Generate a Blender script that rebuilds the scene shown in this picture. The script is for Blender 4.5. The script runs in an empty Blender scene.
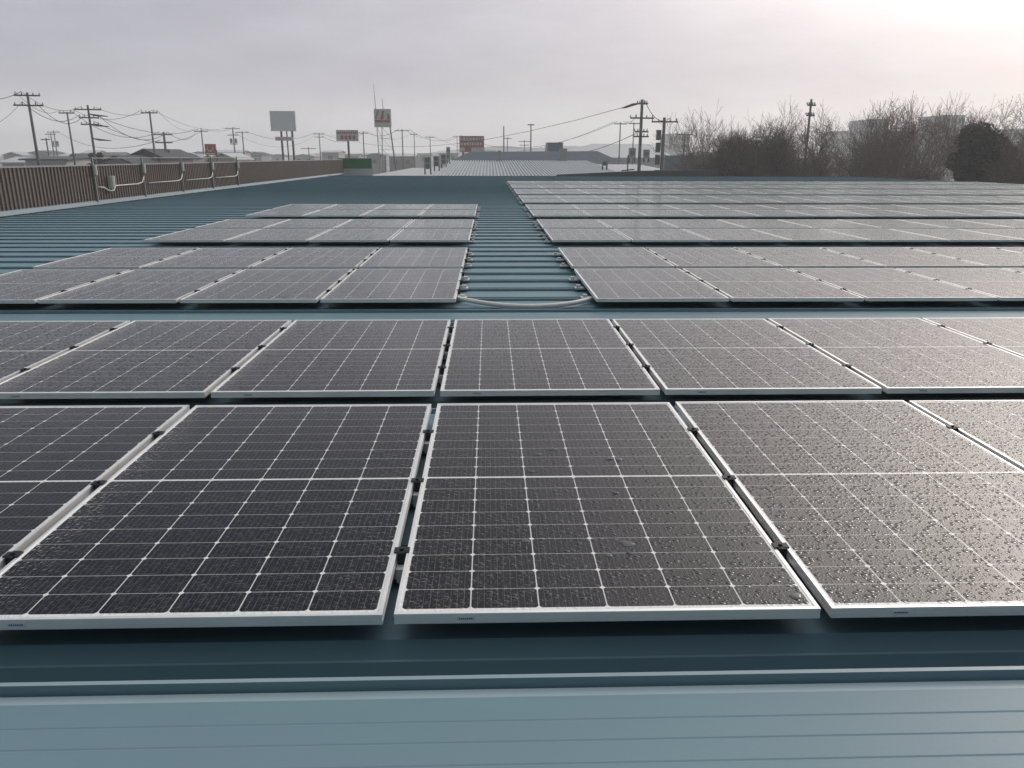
import bpy, math, random
from mathutils import Vector, Matrix
random.seed(7)
sc = bpy.context.scene
R = math.radians

# ------------------------------------------------------------------ camera
F_PX, PITCH, YAW, ROLL = 770.0, R(16.4733), R(1.7067), R(0.1544)
CAM = Vector((0.2557, 0.0, 1.1534))          # z = 0 is the plane of the panel faces
FW = Vector((math.sin(YAW)*math.cos(PITCH), math.cos(YAW)*math.cos(PITCH), -math.sin(PITCH)))
RT = Vector((math.cos(YAW), -math.sin(YAW), 0)); UP = RT.cross(FW)
RT, UP = RT*math.cos(ROLL)+UP*math.sin(ROLL), UP*math.cos(ROLL)-RT*math.sin(ROLL)
cd = bpy.data.cameras.new('camera'); cam = bpy.data.objects.new('camera', cd)
sc.collection.objects.link(cam); sc.camera = cam
cd.sensor_width = 36; cd.lens = F_PX/1024*36; cd.clip_start = .05; cd.clip_end = 20000
m = Matrix((RT, UP, -FW)).transposed().to_4x4(); m.translation = CAM; cam.matrix_world = m

# ------------------------------------------------------------------ sky, sun, exposure
SUN_EL, SUN_AZ = R(25.5), R(46)              # azimuth from +Y towards +X
SUN = Vector((math.cos(SUN_EL)*math.sin(SUN_AZ), math.cos(SUN_EL)*math.cos(SUN_AZ), math.sin(SUN_EL)))
sc.view_settings.view_transform = 'Standard'; sc.view_settings.look = 'None'
sc.view_settings.exposure = 0; sc.view_settings.gamma = 1; sc.view_settings.use_curve_mapping = False
sc.cycles.volume_bounces = 3; sc.cycles.use_denoising = True; sc.cycles.denoiser = 'OPENIMAGEDENOISE'; sc.cycles.denoising_prefilter = 'NONE'; sc.cycles.sample_clamp_direct = 5
w = bpy.data.worlds.new('World'); sc.world = w; w.use_nodes = True


class NT:
    """small helper for node trees"""
    def __init__(s, tree): s.t = tree; s.n = tree.nodes; s.l = tree.links
    def add(s, typ, **kw):
        n = s.n.new(typ)
        for k, v in kw.items(): setattr(n, k, v)
        return n
    def put(s, sock, v):
        if v is None: return
        if isinstance(v, bpy.types.NodeSocket): s.l.new(v, sock)
        else: sock.default_value = v
    def math(s, op, a, b=None, c=None, clamp=False):
        n = s.add('ShaderNodeMath', operation=op, use_clamp=clamp)
        for i, v in enumerate((a, b, c)): s.put(n.inputs[i], v)
        return n.outputs[0]
    def vmath(s, op, a, b=None, scale=None):
        n = s.add('ShaderNodeVectorMath', operation=op)
        s.put(n.inputs[0], a); s.put(n.inputs[1], b)
        if scale is not None: s.put(n.inputs['Scale'], scale)
        return n.outputs['Value'] if op in ('DOT_PRODUCT', 'LENGTH', 'DISTANCE') else n.outputs[0]
    def ramp(s, x, a, b, c=0.0, d=1.0, smooth=True):
        n = s.add('ShaderNodeMapRange', interpolation_type='SMOOTHSTEP' if smooth else 'LINEAR')
        for i, v in enumerate((x, a, b, c, d)): s.put(n.inputs[i], v)
        return n.outputs[0]
    def mix(s, f, a, b, mode='MIX'):
        n = s.add('ShaderNodeMix', data_type='RGBA', blend_type=mode)
        s.put(n.inputs[0], f); s.put(n.inputs[6], a); s.put(n.inputs[7], b)
        return n.outputs[2]
    def noise(s, vec, scale, detail=3, rough=.55, dim='3D'):
        n = s.add('ShaderNodeTexNoise', noise_dimensions=dim)
        s.put(n.inputs['Vector'], vec); n.inputs['Scale'].default_value = scale
        n.inputs['Detail'].default_value = detail; n.inputs['Roughness'].default_value = rough
        return n.outputs['Fac']


def c4(c): return (c[0], c[1], c[2], 1.0)


k = NT(w.node_tree); k.n.clear()
out = k.add('ShaderNodeOutputWorld')
sky = k.add('ShaderNodeTexSky', sky_type='NISHITA', sun_disc=False)
sky.sun_elevation = SUN_EL; sky.sun_rotation = SUN_AZ; sky.air_density = 1.2; sky.dust_density = 3
tc = k.add('ShaderNodeTexCoord'); d = tc.outputs['Generated']
sep = k.add('ShaderNodeSeparateXYZ'); k.put(sep.inputs[0], d)
el = sep.outputs[2]
g = k.math('MAXIMUM', k.vmath('DOT_PRODUCT', d, tuple(SUN)), 0.0)
clear = k.ramp(el, .0, .35)                                   # the cloud deck near the horizon hides the glow
base = k.mix(k.ramp(el, -.02, .10), c4((1.0, .985, .98)), c4((.54, .532, .598)))
base = k.mix(k.ramp(el, .17, .47), base, c4((.115, .145, .19)))
base = k.mix(k.ramp(el, .68, .96), base, c4((1.55, 1.60, 1.66)))
base = k.mix(k.math('MULTIPLY', k.ramp(sep.outputs[1], .25, -.35), k.ramp(el, .985, .70)), base, c4((.06, .088, .10)))
wide = k.math('MULTIPLY', k.math('POWER', g, 13.0), k.math('MULTIPLY', clear, 3.5))
core = k.math('MULTIPLY', k.math('POWER', g, 90.0), k.math('MULTIPLY', clear, 3.2))
side = k.math('MULTIPLY', k.math('POWER', g, 4.0), .46)         # general brightening of the sun's side
lp = k.vmath('MULTIPLY', d, (1.0, 1.0, 5.0))
cl = k.noise(lp, 2.2, 5, .6)
cl2 = k.noise(k.vmath('MULTIPLY', d, (1.0, 1.0, 3.2)), 9.0, 5, .62)
mod = k.math('ADD', k.ramp(cl, .3, .7, .92, 1.08, False), k.ramp(cl2, .3, .7, -.045, .045, False))
col = k.vmath('SCALE', base, scale=mod)
col = k.vmath('ADD', col, k.vmath('SCALE', (1.0, .90, .83), scale=k.math('MULTIPLY', wide, mod)))
col = k.vmath('ADD', col, k.vmath('SCALE', (1.0, .84, .70), scale=core))
col = k.vmath('ADD', col, k.vmath('SCALE', (1.0, .80, .69), scale=k.math('MULTIPLY', side, mod)))
b1 = k.add('ShaderNodeBackground'); k.put(b1.inputs[0], sky.outputs[0]); b1.inputs[1].default_value = .06
b2 = k.add('ShaderNodeBackground'); k.put(b2.inputs[0], col); b2.inputs[1].default_value = 1.0
mx = k.add('ShaderNodeMixShader'); mx.inputs[0].default_value = .9
k.l.new(b1.outputs[0], mx.inputs[1]); k.l.new(b2.outputs[0], mx.inputs[2]); k.l.new(mx.outputs[0], out.inputs[0])

sl = bpy.data.lights.new('sun', 'SUN'); sl.energy = .5; sl.angle = R(10); sl.color = (1.0, .90, .78)
so = bpy.data.objects.new('sun', sl); sc.collection.objects.link(so)
so.rotation_euler = SUN.to_track_quat('Z', 'Y').to_euler(); so.location = (0, 0, 30)


# ------------------------------------------------------------------ helpers
def ray(px, py): return FW + RT*((px-512)/F_PX) - UP*((py-384)/F_PX)
def at(px, py, Y):
    """point seen at a pixel, at the distance Y along the roof"""
    r = ray(px, py); return CAM + r*(Y/r.y)
def atz(px, py, z):
    r = ray(px, py); return CAM + r*((z-CAM.z)/r.z)
GROUND = -6.2
HAZE = .0014


class MB:
    def __init__(s): s.v = []; s.f = []; s.mi = []
    def quad(s, *p, mi=0):
        b = len(s.v); s.v += [tuple(q) for q in p]; s.f.append(tuple(range(b, b+len(p)))); s.mi.append(mi)
    def box(s, x0, x1, y0, y1, z0, z1, rot=0.0, piv=None):
        P = [Vector((x, y, z)) for z in (z0, z1) for x, y in ((x0, y0), (x1, y0), (x1, y1), (x0, y1))]
        if rot:
            c = Vector(piv) if piv else Vector(((x0+x1)/2, (y0+y1)/2, 0))
            M = Matrix.Rotation(rot, 3, 'Z'); P = [M @ (q-c)+c for q in P]
        b = len(s.v); s.v += [tuple(q) for q in P]
        for q in ((3, 2, 1, 0), (4, 5, 6, 7), (0, 1, 5, 4), (1, 2, 6, 5), (2, 3, 7, 6), (3, 0, 4, 7)):
            s.f.append(tuple(b+i for i in q)); s.mi.append(0)
        return s
    def ring_tube(s, pts, rads, n=6, cap=True):
        pts = [Vector(p) for p in pts]; b = len(s.v); prev = None
        for i, p in enumerate(pts):
            t = (pts[min(i+1, len(pts)-1)]-pts[max(i-1, 0)]).normalized()
            if prev is None:
                a = Vector((0, 0, 1)) if abs(t.z) < .9 else Vector((1, 0, 0))
                u = t.cross(a).normalized()
            else:
                u = (prev - t*prev.dot(t)); u = u.normalized() if u.length > 1e-6 else t.orthogonal().normalized()
            prev = u; v = t.cross(u)
            r = rads[i] if isinstance(rads, (list, tuple)) else rads
            for j in range(n):
                a = 2*math.pi*j/n; s.v.append(tuple(p+u*(math.cos(a)*r)+v*(math.sin(a)*r)))
        for i in range(len(pts)-1):
            for j in range(n):
                s.f.append((b+i*n+j, b+i*n+(j+1) % n, b+(i+1)*n+(j+1) % n, b+(i+1)*n+j)); s.mi.append(0)
        if cap:
            s.f.append(tuple(b+j for j in reversed(range(n)))); s.mi.append(0)
            e = b+(len(pts)-1)*n; s.f.append(tuple(e+j for j in range(n))); s.mi.append(0)
        return s
    def prism(s, poly, d, n=None):
        """closed outline (list of 3-D points) thickened by the vector d"""
        d = Vector(d); b = len(s.v); k_ = len(poly)
        s.v += [tuple(Vector(p)) for p in poly]+[tuple(Vector(p)+d) for p in poly]
        s.f.append(tuple(b+i for i in reversed(range(k_)))); s.f.append(tuple(b+k_+i for i in range(k_))); s.mi += [0, 0]
        for i in range(k_):
            j = (i+1) % k_; s.f.append((b+i, b+j, b+k_+j, b+k_+i)); s.mi.append(0)
        return s
    def build(s, name, mat, parent=None, smooth=False, loc=None):
        me = bpy.data.meshes.new(name); vv = s.v
        if loc is not None: vv = [tuple(Vector(p)-Vector(loc)) for p in vv]
        me.from_pydata(vv, [], s.f)
        for mt in (mat if isinstance(mat, (list, tuple)) else [mat]): me.materials.append(mt)
        if any(s.mi): me.polygons.foreach_set('material_index', s.mi)
        if smooth: me.polygons.foreach_set('use_smooth', [True]*len(s.f))
        me.update()
        o = bpy.data.objects.new(name, me); sc.collection.objects.link(o)
        if loc is not None and parent is None: o.location = loc
        if parent is not None: o.parent = parent
        return o


def tag(o, label=None, cat=None, group=None, kind=None):
    if label: o['label'] = label
    if cat: o['category'] = cat
    if group: o['group'] = group
    if kind: o['kind'] = kind
    return o


def empty(name, loc, label, cat, group=None):
    o = bpy.data.objects.new(name, None); sc.collection.objects.link(o); o.location = loc; o.empty_display_size = .2
    return tag(o, label, cat, group)


def mat(name, c, rough=.6, metal=0.0, var=.12, scale=3.0, bump=0.0, bscale=40, spec=.5, stretch=(1, 1, 1), stain=None):
    m_ = bpy.data.materials.new(name); m_.use_nodes = True; k = NT(m_.node_tree)
    p = k.n['Principled BSDF']
    g_ = k.add('ShaderNodeNewGeometry'); v = k.vmath('MULTIPLY', g_.outputs['Position'], stretch)
    n1 = k.noise(v, scale, 5, .6); n2 = k.noise(v, scale*7.3, 3, .6)
    f = k.math('ADD', k.math('MULTIPLY', k.math('SUBTRACT', n1, .5), 2.2*var), k.math('MULTIPLY', k.math('SUBTRACT', n2, .5), 1.0*var))
    cc = k.vmath('SCALE', c, scale=k.math('ADD', f, 1.0))
    if stain:
        n3 = k.noise(k.vmath('MULTIPLY', g_.outputs['Position'], stain[2]), stain[1], 4, .65)
        cc = k.mix(k.ramp(n3, .5, .72, 0, stain[3]), cc, c4(stain[0]))
    k.put(p.inputs['Base Color'], cc)
    p.inputs['Roughness'].default_value = rough; p.inputs['Metallic'].default_value = metal
    p.inputs['Specular IOR Level'].default_value = spec
    k.put(p.inputs['Roughness'], k.math('ADD', k.math('MULTIPLY', k.math('SUBTRACT', n1, .5), .3), rough, clamp=True))
    if bump:
        b = k.add('ShaderNodeBump'); b.inputs['Strength'].default_value = bump; b.inputs['Distance'].default_value = .01
        k.put(b.inputs['Height'], k.noise(v, bscale, 4)); k.l.new(b.outputs[0], p.inputs['Normal'])
    return m_


# ------------------------------------------------------------------ materials
M = {}
M['roof'] = mat('blue_steel_roof', (.166, .260, .306), .48, 0, .08, .35, .03, 60, .35, (1, 1, 1), ((.165, .295, .315), .9, (.30, 1.2, 1), .85))
M['roofband'] = mat('paler_blue_band', (.30, .385, .42), .42, 0, .10, .8, .03, 60, .35)  # paler blue for each rib's lip top and the band beside it
M['flash'] = mat('pale_blue_flashing', (.25, .32, .36), .45, 0, .1, 1)
M['alu'] = mat('anodised_aluminium', (.93, .93, .92), .40, .6, .09, 5)
M['steel'] = mat('galvanised_steel', (.72, .74, .75), .42, .35, .12, 30)
M['clamp'] = mat('dark_clamp_metal', (.035, .037, .04), .45, .6, .15, 20)
M['conduit'] = mat('light_grey_conduit', (.74, .73, .69), .5, 0, .10, 8)
M['brown'] = mat('brown_corrugated_steel', (.165, .130, .112), .5, 0, .30, .6, 0, 1, .35, (1, 1, .4), ((.16, .13, .12), 2.0, (1, 1, .15), .6))
M['post'] = mat('weathered_grey_post', (.30, .31, .31), .55, .3, .15, 4)
M['white'] = mat('white_plastic', (.68, .66, .60), .5, 0, .08, 5)
M['ground'] = mat('grey_ground', (.22, .22, .215), .9, 0, .35, .02)
M['hill'] = mat('far_hill', (.06, .075, .085), 1, 0, .3, .004)
M['pole'] = mat('concrete_pole', (.12, .12, .12), .85, 0, .12, 3)
M['dark_metal'] = mat('dark_grey_metal', (.08, .085, .09), .6, .2, .15, 3)
M['wire'] = mat('black_cable', (.03, .03, .033), .6, 0, .05, 3)
M['ceramic'] = mat('grey_insulator', (.30, .31, .32), .35, 0, .08, 5)
M['green'] = mat('green_painted_panel', (.015, .15, .055), .5, 0, .15, 2)
M['pale_roof'] = mat('pale_membrane_roof', (.46, .47, .48), .65, 0, .14, .25, 0, 1, .4)
M['ribroof'] = mat('pale_ribbed_roof', (.42, .46, .48), .5, 0, .12, .3)
M['slate'] = mat('slate_blue_cladding', (.055, .082, .110), .7, 0, .12, .6)
M['dark_wall'] = mat('dark_grey_cladding', (.10, .115, .125), .6, 0, .15, .6)
M['sky_clad'] = mat('light_blue_cladding', (.20, .26, .31), .55, 0, .1, .6)
M['acbox'] = mat('ivory_unit_casing', (.33, .34, .33), .55, 0, .12, 3)
M['fan'] = mat('dark_fan_guard', (.17, .185, .18), .6, 0, .2, 6)
M['signwhite'] = mat('dull_white_sign', (.82, .86, .88), .55, 0, .06, .7)
M['signpale'] = mat('off_white_sign', (.62, .60, .57), .55, 0, .1, 2)
M['signred'] = mat('dull_red_sign', (.42, .045, .035), .5, 0, .12, 2)
M['signmaroon'] = mat('dark_red_sign', (.42, .085, .085), .5, 0, .12, 2)
M['signorange'] = mat('orange_red_sign', (.50, .075, .04), .5, 0, .12, 2)
M['ink'] = mat('dark_sign_ink', (.10, .05, .05), .6, 0, .1, 2)
M['sticker'] = mat('white_sticker', (.72, .76, .82), .5, 0, .04, 10)
M['stickerink'] = mat('blue_sticker_ink', (.05, .08, .20), .5, 0, .1, 10)
M['bark'] = mat('dark_bark', (.12, .095, .08), .9, 0, .25, 4)
M['twig'] = mat('reddish_twigs', (.20, .145, .12), .9, 0, .3, 2)
M['twigdark'] = mat('dense_brown_twigs', (.155, .105, .088), .9, 0, .3, 2)
M['leaf'] = mat('dark_evergreen_leaves', (.062, .056, .042), .8, 0, .4, 2.5)
M['straw'] = mat('dry_grass', (.19, .165, .10), .95, 0, .35, .6, .3, 3)
M['hwall1'] = mat('cream_render', (.45, .43, .39), .8, 0, .1, .8)
M['hwall2'] = mat('white_siding', (.58, .59, .58), .7, 0, .08, .8)
M['hwall3'] = mat('brown_siding', (.16, .12, .105), .8, 0, .12, .8)
M['hwall4'] = mat('grey_siding', (.28, .30, .31), .8, 0, .12, .8)
M['hroof1'] = mat('dark_slate_tiles', (.055, .062, .072), .75, 0, .18, 1.5)
M['hroof2'] = mat('charcoal_metal_roof', (.085, .09, .10), .6, 0, .15, 1)
M['hroof3'] = mat('snowy_pale_roof', (.50, .52, .54), .7, 0, .12, 1)
M['warmroof'] = mat('grey_brown_metal_roof', (.20, .18, .165), .7, 0, .15, .5)
M['window'] = mat('dark_window_glass', (.03, .035, .04), .12, 0, .2, 1)
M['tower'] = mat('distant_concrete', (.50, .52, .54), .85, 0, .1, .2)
M['carwhite'] = mat('white_car_paint', (.62, .62, .62), .3, 0, .04, 2)
M['tyre'] = mat('black_rubber', (.02, .02, .02), .9, 0, .1, 5)

W_, L_, GAP, RGAP = 1.134, 1.7998, 0.0304, 0.21
PITCHX = W_+GAP


def glass_material():
    m_ = bpy.data.materials.new('wet_cell_glass'); m_.use_nodes = True; k = NT(m_.node_tree)
    p = k.n['Principled BSDF']
    tc = k.add('ShaderNodeTexCoord'); oi = k.add('ShaderNodeObjectInfo')
    s = k.add('ShaderNodeSeparateXYZ'); k.put(s.inputs[0], tc.outputs['Object']); x, y = s.outputs[0], s.outputs[1]
    CW, HX = .1833, .55
    CH, HY = .0966, .8694
    yy = k.math('SUBTRACT', k.math('ABSOLUTE', k.math('SUBTRACT', y, L_/2)), .0055)
    ux = k.math('DIVIDE', k.math('ADD', x, HX), CW)
    def near(v, size):      # metres to the nearest whole step
        return k.math('MULTIPLY', k.math('SUBTRACT', .5, k.math('ABSOLUTE', k.math('SUBTRACT', k.math('FRACT', v), .5))), size)
    du = near(ux, CW); dv = near(k.math('DIVIDE', yy, CH), CH)
    colline = k.ramp(du,   .0011, .0023, .85, 0); rowline = k.math('MULTIPLY', k.ramp(dv, .0006, .0016, 1, 0), .58)
    dia = k.ramp(k.math('ADD', du, dv), .0080, .0105, 1, 0)
    marg = k.math('MAXIMUM', k.math('GREATER_THAN', k.math('ABSOLUTE', x), HX), k.math('GREATER_THAN', yy, HY))
    midl = k.math('LESS_THAN', yy, 0.0)
    white = k.math('MAXIMUM', k.math('MAXIMUM', colline, rowline), k.math('MAXIMUM', dia, k.math('MAXIMUM', marg, midl)))
    bus = k.math('MULTIPLY', k.ramp(near(k.math('MULTIPLY', ux, 10.0), CW/10), .0003, .0007, 1, 0), .30)
    tone = k.noise(k.vmath('ADD', tc.outputs['Object'], oi.outputs['Location']), 1.7, 3)
    wn = k.add('ShaderNodeTexWhiteNoise', noise_dimensions='3D')
    cellid = k.add('ShaderNodeCombineXYZ'); k.put(cellid.inputs[0], k.math('FLOOR', ux)); k.put(cellid.inputs[1], k.math('FLOOR', k.math('DIVIDE', y, CH)))
    k.put(cellid.inputs[2], oi.outputs['Random']); k.put(wn.inputs[0], cellid.outputs[0])
    cellc = k.vmath('SCALE', (.0110, .0098, .0122), scale=k.math('ADD', k.math('MULTIPLY', wn.outputs[0], .5), k.math('ADD', k.math('MULTIPLY', oi.outputs['Random'], .35), k.math('ADD', .25, k.math('MULTIPLY', tone, .6)))))
    cc = k.mix(bus, cellc, c4((.36, .35, .37)))
    cc = k.mix(white, cc, c4((.80, .80, .79)))
    k.put(p.inputs['Base Color'], cc)
    p.inputs['IOR'].default_value = 1.50; p.inputs['Sheen Tint'].default_value = (.78, .98, 1.0, 1); p.inputs['Specular Tint'].default_value = (.90, .985, 1.0, 1)
    p.inputs['Sheen Roughness'].default_value = .16
    # rain drops: rounded caps scattered over the glass, two sizes
    pos = k.vmath('ADD', tc.outputs['Object'], k.vmath('MULTIPLY', oi.outputs['Location'], (1.37, 1.91, 0.0)))
    wob = k.add('ShaderNodeTexNoise'); k.put(wob.inputs['Vector'], pos); wob.inputs['Scale'].default_value = 85; wob.inputs['Detail'].default_value = 2
    pos2 = k.vmath('ADD', pos, k.vmath('SCALE', k.vmath('SUBTRACT', wob.outputs['Color'], (.5, .5, .5)), scale=.0016))
    tilt = None; cover = None
    for sc_, r0, r1, slope in ((43, .06, .42, .42), (96, .0, .46, .36)):
        vo = k.add('ShaderNodeTexVoronoi', voronoi_dimensions='2D', feature='F1'); k.put(vo.inputs['Vector'], pos2)
        vo.inputs['Scale'].default_value = sc_; vo.inputs['Randomness'].default_value = .95
        cs = k.add('ShaderNodeSeparateColor'); k.put(cs.inputs[0], vo.outputs['Color'])
        r = k.math('MAXIMUM', k.math('ADD', k.math('MULTIPLY', cs.outputs[0], r1-r0), r0), .001)
        q = k.math('DIVIDE', vo.outputs['Distance'], r)
        inside = k.math('LESS_THAN', q, 1.0)
        dl = k.vmath('MULTIPLY', k.vmath('SUBTRACT', pos2, vo.outputs['Position']), (1, 1, 0))
        tv = k.vmath('SCALE', dl, scale=k.math('MULTIPLY', k.math('DIVIDE', slope*sc_, r), inside))
        if tilt is None: tilt, cover = tv, inside; tot = inside
        else: tilt = k.vmath('ADD', tilt, k.vmath('SCALE', tv, scale=k.math('SUBTRACT', 1.0, cover))); tot = k.math('MAXIMUM', tot, inside)
    vt = k.add('ShaderNodeVectorTransform', vector_type='VECTOR', convert_from='OBJECT', convert_to='WORLD'); k.put(vt.inputs[0], tilt)
    ge = k.add('ShaderNodeNewGeometry')
    k.put(p.inputs['Normal'], k.vmath('NORMALIZE', k.vmath('ADD', ge.outputs['Normal'], vt.outputs[0])))
    p.inputs['Roughness'].default_value = .09
    film = k.noise(pos, 6, 4)
    k.put(p.inputs['Sheen Weight'], k.math('MULTIPLY', k.math('SUBTRACT', 1.0, tot), 1.0))
    k.put(p.inputs['Roughness'], k.math('ADD', k.math('MULTIPLY', k.ramp(film,   .3, .75, .10, .19, False), k.math('SUBTRACT', 1.0, tot)), k.math('MULTIPLY', tot, .05)))
    return m_


M['glass'] = glass_material()

# ------------------------------------------------------------------ ground and hills
gb = MB(); gb.quad((-910, -910, GROUND), (910, -910, GROUND), (910, 910, GROUND), (-910, 910, GROUND))
tag(gb.build('ground', M['ground']), kind='structure')
hb = MB(); N = 160
def hill_h(a):
    return 11.5+4*math.sin(a*7+1.0)+2.4*math.sin(a*17+.4)+1.3*math.sin(a*41+2)+.8*math.sin(a*83)
for i in range(N):
    a0 = R(-62)+R(124)*i/N; a1 = R(-62)+R(124)*(i+1)/N
    for j, (r0, r1, f0, f1) in enumerate(((640, 720, 0, .6), (720, 800, .6, 1), (800, 900, 1, 0))):
        def P(a, r, f): return (math.sin(a)*r, math.cos(a)*r, GROUND-.5+max(4, hill_h(a)*(1.0 if a < .15 else .75))*f)
        hb.quad(P(a0, r0, f0), P(a1, r0, f0), P(a1, r1, f1), P(a0, r1, f1))
tag(hb.build('hills', M['hill'], smooth=True), kind='structure')

# ------------------------------------------------------------------ the roof the panels stand on
RIB, LIP0 = 0.52968, 1.631
X0, X1 = -10.0, 24.6
ZC, ZL, ZV = -.102, -.082, -.262
# one rib, s = distance from the far lip towards the viewer
PROF = [(.0, ZC-.05), (.0, ZL), (.014, ZL), (.016, ZC-.010), (.024, ZC-.004), (.058, ZC)]
for gs in (.140, .207, .275): PROF += [(gs-.004, ZC), (gs, ZC-.0016), (gs+.004, ZC)]
PROF += [(.350, ZC), (.372, ZC-.047), (.378, ZC-.050), (.400, ZV), (.470, ZV), (.512, ZC-.055)]
rb = MB(); prof = []
K0, K1 = -9, 93
for kk in range(K1, K0-1, -1):
    for s_, z_ in PROF: prof.append((LIP0+kk*RIB-s_, z_))
xs = [X0+.05+(X1-X0-.05)*i/14 for i in range(15)]
for x in xs:
    for (yv, z_) in prof: rb.v.append((x, yv, z_))
n = len(prof)
for i in range(14):
    for j in range(n-1):
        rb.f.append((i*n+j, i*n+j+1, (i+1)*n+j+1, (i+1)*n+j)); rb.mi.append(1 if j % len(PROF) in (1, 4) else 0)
YF, YB = LIP0+K1*RIB, LIP0+K0*RIB-.52
bld = empty('store_building', (7, 24, GROUND), 'low store building under a blue ribbed steel roof that carries all the solar panels', 'building')
def child(b, name, mt, par, **kw):
    """build at world coordinates under a parent Empty"""
    o = b.build(name, mt, par, **kw); o.matrix_parent_inverse = Matrix.Translation(-Vector(par.location)); return o
child(rb, 'roof_sheet', [M['roof'], M['roofband']], bld)
wb = MB().box(X0+.1, X1-.1, YB+.1, YF-.1, GROUND, -.30); child(wb, 'wall', M['hwall4'], bld)
eb = MB().box(X1-.002, X1+.10, YB, YF+.10, -.50, -.045); eb.box(X0-.12, X1-.004, YF+.004, YF+.10, -.50, -.050)
child(eb, 'edge_flashing', M['dark_wall'], bld)

# ------------------------------------------------------------------ brown parapet on the boundary side
PY0, PY1, PT = 3.0, 56.7, .885
pw = empty('parapet_wall', (X0, 27, -.1), 'waist high brown corrugated parapet along the roof edge, with posts and conduit', 'parapet wall')
cb = MB(); yv = PY0; prof = []
while yv < PY1:
    for dy, dx in ((0, 0), (.055, 0), (.07, -.03), (.135, -.03), (.15, 0)):
        prof.append((yv+dy, X0+dx))
    yv += .15
for (yv, x_) in prof:
    cb.v += [(x_, yv, -.02), (x_, yv, PT)]
for j in range(len(prof)-1):
    cb.f.append((2*j, 2*j+2, 2*j+3, 2*j+1)); cb.mi.append(0)
cb.box(X0-.12, X0-.045, PY0, PY1, -.3, PT-.01)
child(cb, 'corrugated_sheet', M['brown'], pw)
tb = MB().box(X0-.14, X0+.015, PY0, PY1, PT, PT+.035); child(tb, 'top_cap', M['post'], pw)
fb = MB(); fb.box(X0+.004, X0+.02, PY0, PY1, -.10, .02); fb.quad((X0+.02, PY0, .004), (X0+.10, PY0, -.078), (X0+.10, PY1, -.078), (X0+.02, PY1, .004))
child(fb, 'base_flashing', M['flash'], pw)
posts = (20.96, 23.9, 26.88, 29.81, 32.79)
for py in posts:
    b = MB().box(X0+.022, X0+.062, py-.02, py+.02, -.09, 1.12); b.box(X0+.022, X0+.10, py-.05, py+.05, -.088, -.07)
    p_ = child(b, 'post', M['post'], pw)
    b2_ = MB().ring_tube([(X0+.085, py, .66), (X0+.085, py, .92)], .05, 10)
    child(b2_, 'fixture', M['white'], pw)
b = MB().ring_tube([(X0+.042, posts[0], 1.08)]+[(X0+.042, y_, 1.08) for y_ in posts[1:]]+[(X0+.042, 36, 1.06)], .012, 6); child(b, 'top_rail', M['post'], pw)
b = MB(); pts = [(X0+.075, posts[0]+.05, .36), (X0+.075, 21.3, .34), (X0+.075, 21.6, .24), (X0+.075, 21.85, .24), (X0+.075, 22.0, .36)]
for a_, c_ in zip(posts[:-1], posts[1:]):
    if a_ != posts[0]: pts.append((X0+.075, a_+.25, .36))
    pts += [(X0+.075, c_-.5, .36), (X0+.075, c_-.2, .40), (X0+.075, c_-.06, .55)]
    b.ring_tube(pts, .017, 6); pts = []
child(b, 'conduit', M['conduit'], pw, smooth=True)
b = MB().ring_tube([(X0+.12, 21.72, .30), (X0+.12, 21.72, .62)], [.07, .085], 10); child(b, 'junction_box', M['white'], pw)

# ------------------------------------------------------------------ solar panels
P1, PP, Y1 = 4.6657, 4.7670, 1.7739
def row_y(pair, half):
    y0 = Y1 if pair == 1 else Y1+P1+PP*(pair-2)
    return y0+half*(L_+RGAP)
fr = MB(); lip, t = .011, .030
for (za, zb, ins) in ((-.0085, 0, 0.0), (-.0195, -.009, .0006), (-t, -.0200, 0.0)):
    fr.box(-W_/2+ins, -W_/2+lip, ins, L_-ins, za, zb); fr.box(W_/2-lip, W_/2-ins, ins, L_-ins, za, zb)
    fr.box(-W_/2+lip, W_/2-lip, ins, lip, za, zb); fr.box(-W_/2+lip, W_/2-lip, L_-lip, L_-ins, za, zb)
me_frame = fr.build('frame', M['alu'])
gl = MB().box(-W_/2+lip-.002, W_/2-lip+.002, lip-.002, L_-lip+.002, -.0075, -.0018)
me_glass = gl.build('glass', M['glass'])
st = MB().box(-W_/2+.165, -W_/2+.213, -.0012, -.0002, -.0205, -.0095)
st2 = MB()
for i in range(7): st2.box(-W_/2+.170+i*.0054, -W_/2+.1738+i*.0054, -.0018, -.0010, -.0172, -.0132)
me_st = st.build('sticker', M['sticker']); me_sti = st2.build('print', M['stickerink'])
cl_ = MB()
for s_ in (-1, 1):
    x0, x1 = sorted((s_*.006, s_*(GAP/2+.008)))
    cl_.box(x0, x1, -.015, .015, .001, .005)
cl_.box(-.0115, .0115, -.022, .022, -.035, .0035); cl_.ring_tube([(0, 0, .0036), (0, 0, .010)], .006, 8)
me_cl = cl_.build('clamp', M['clamp'])
bk = MB().box(-.014, .014, -.05, .05, -.0815, -.036)
bk.box(-.030, .030, -.030, .030, -.081, -.058); me_bk = bk.build('mount', M['steel'])
ed = MB().box(-.012, .080, -.045, .045, -.0795, -.064); ed.box(.028, .066, -.020, .020, -.0635, -.040);
me_ed = ed.build('edge_bracket', M['steel'])
protos = [me_frame, me_glass, me_st, me_sti, me_cl, me_bk, me_ed]
def inst(src, par, loc=(0, 0, 0), rz=0.0):
    o = src.copy(); sc.collection.objects.link(o); o.parent = par; o.location = loc; o.rotation_euler = (0, 0, rz); return o
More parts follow.
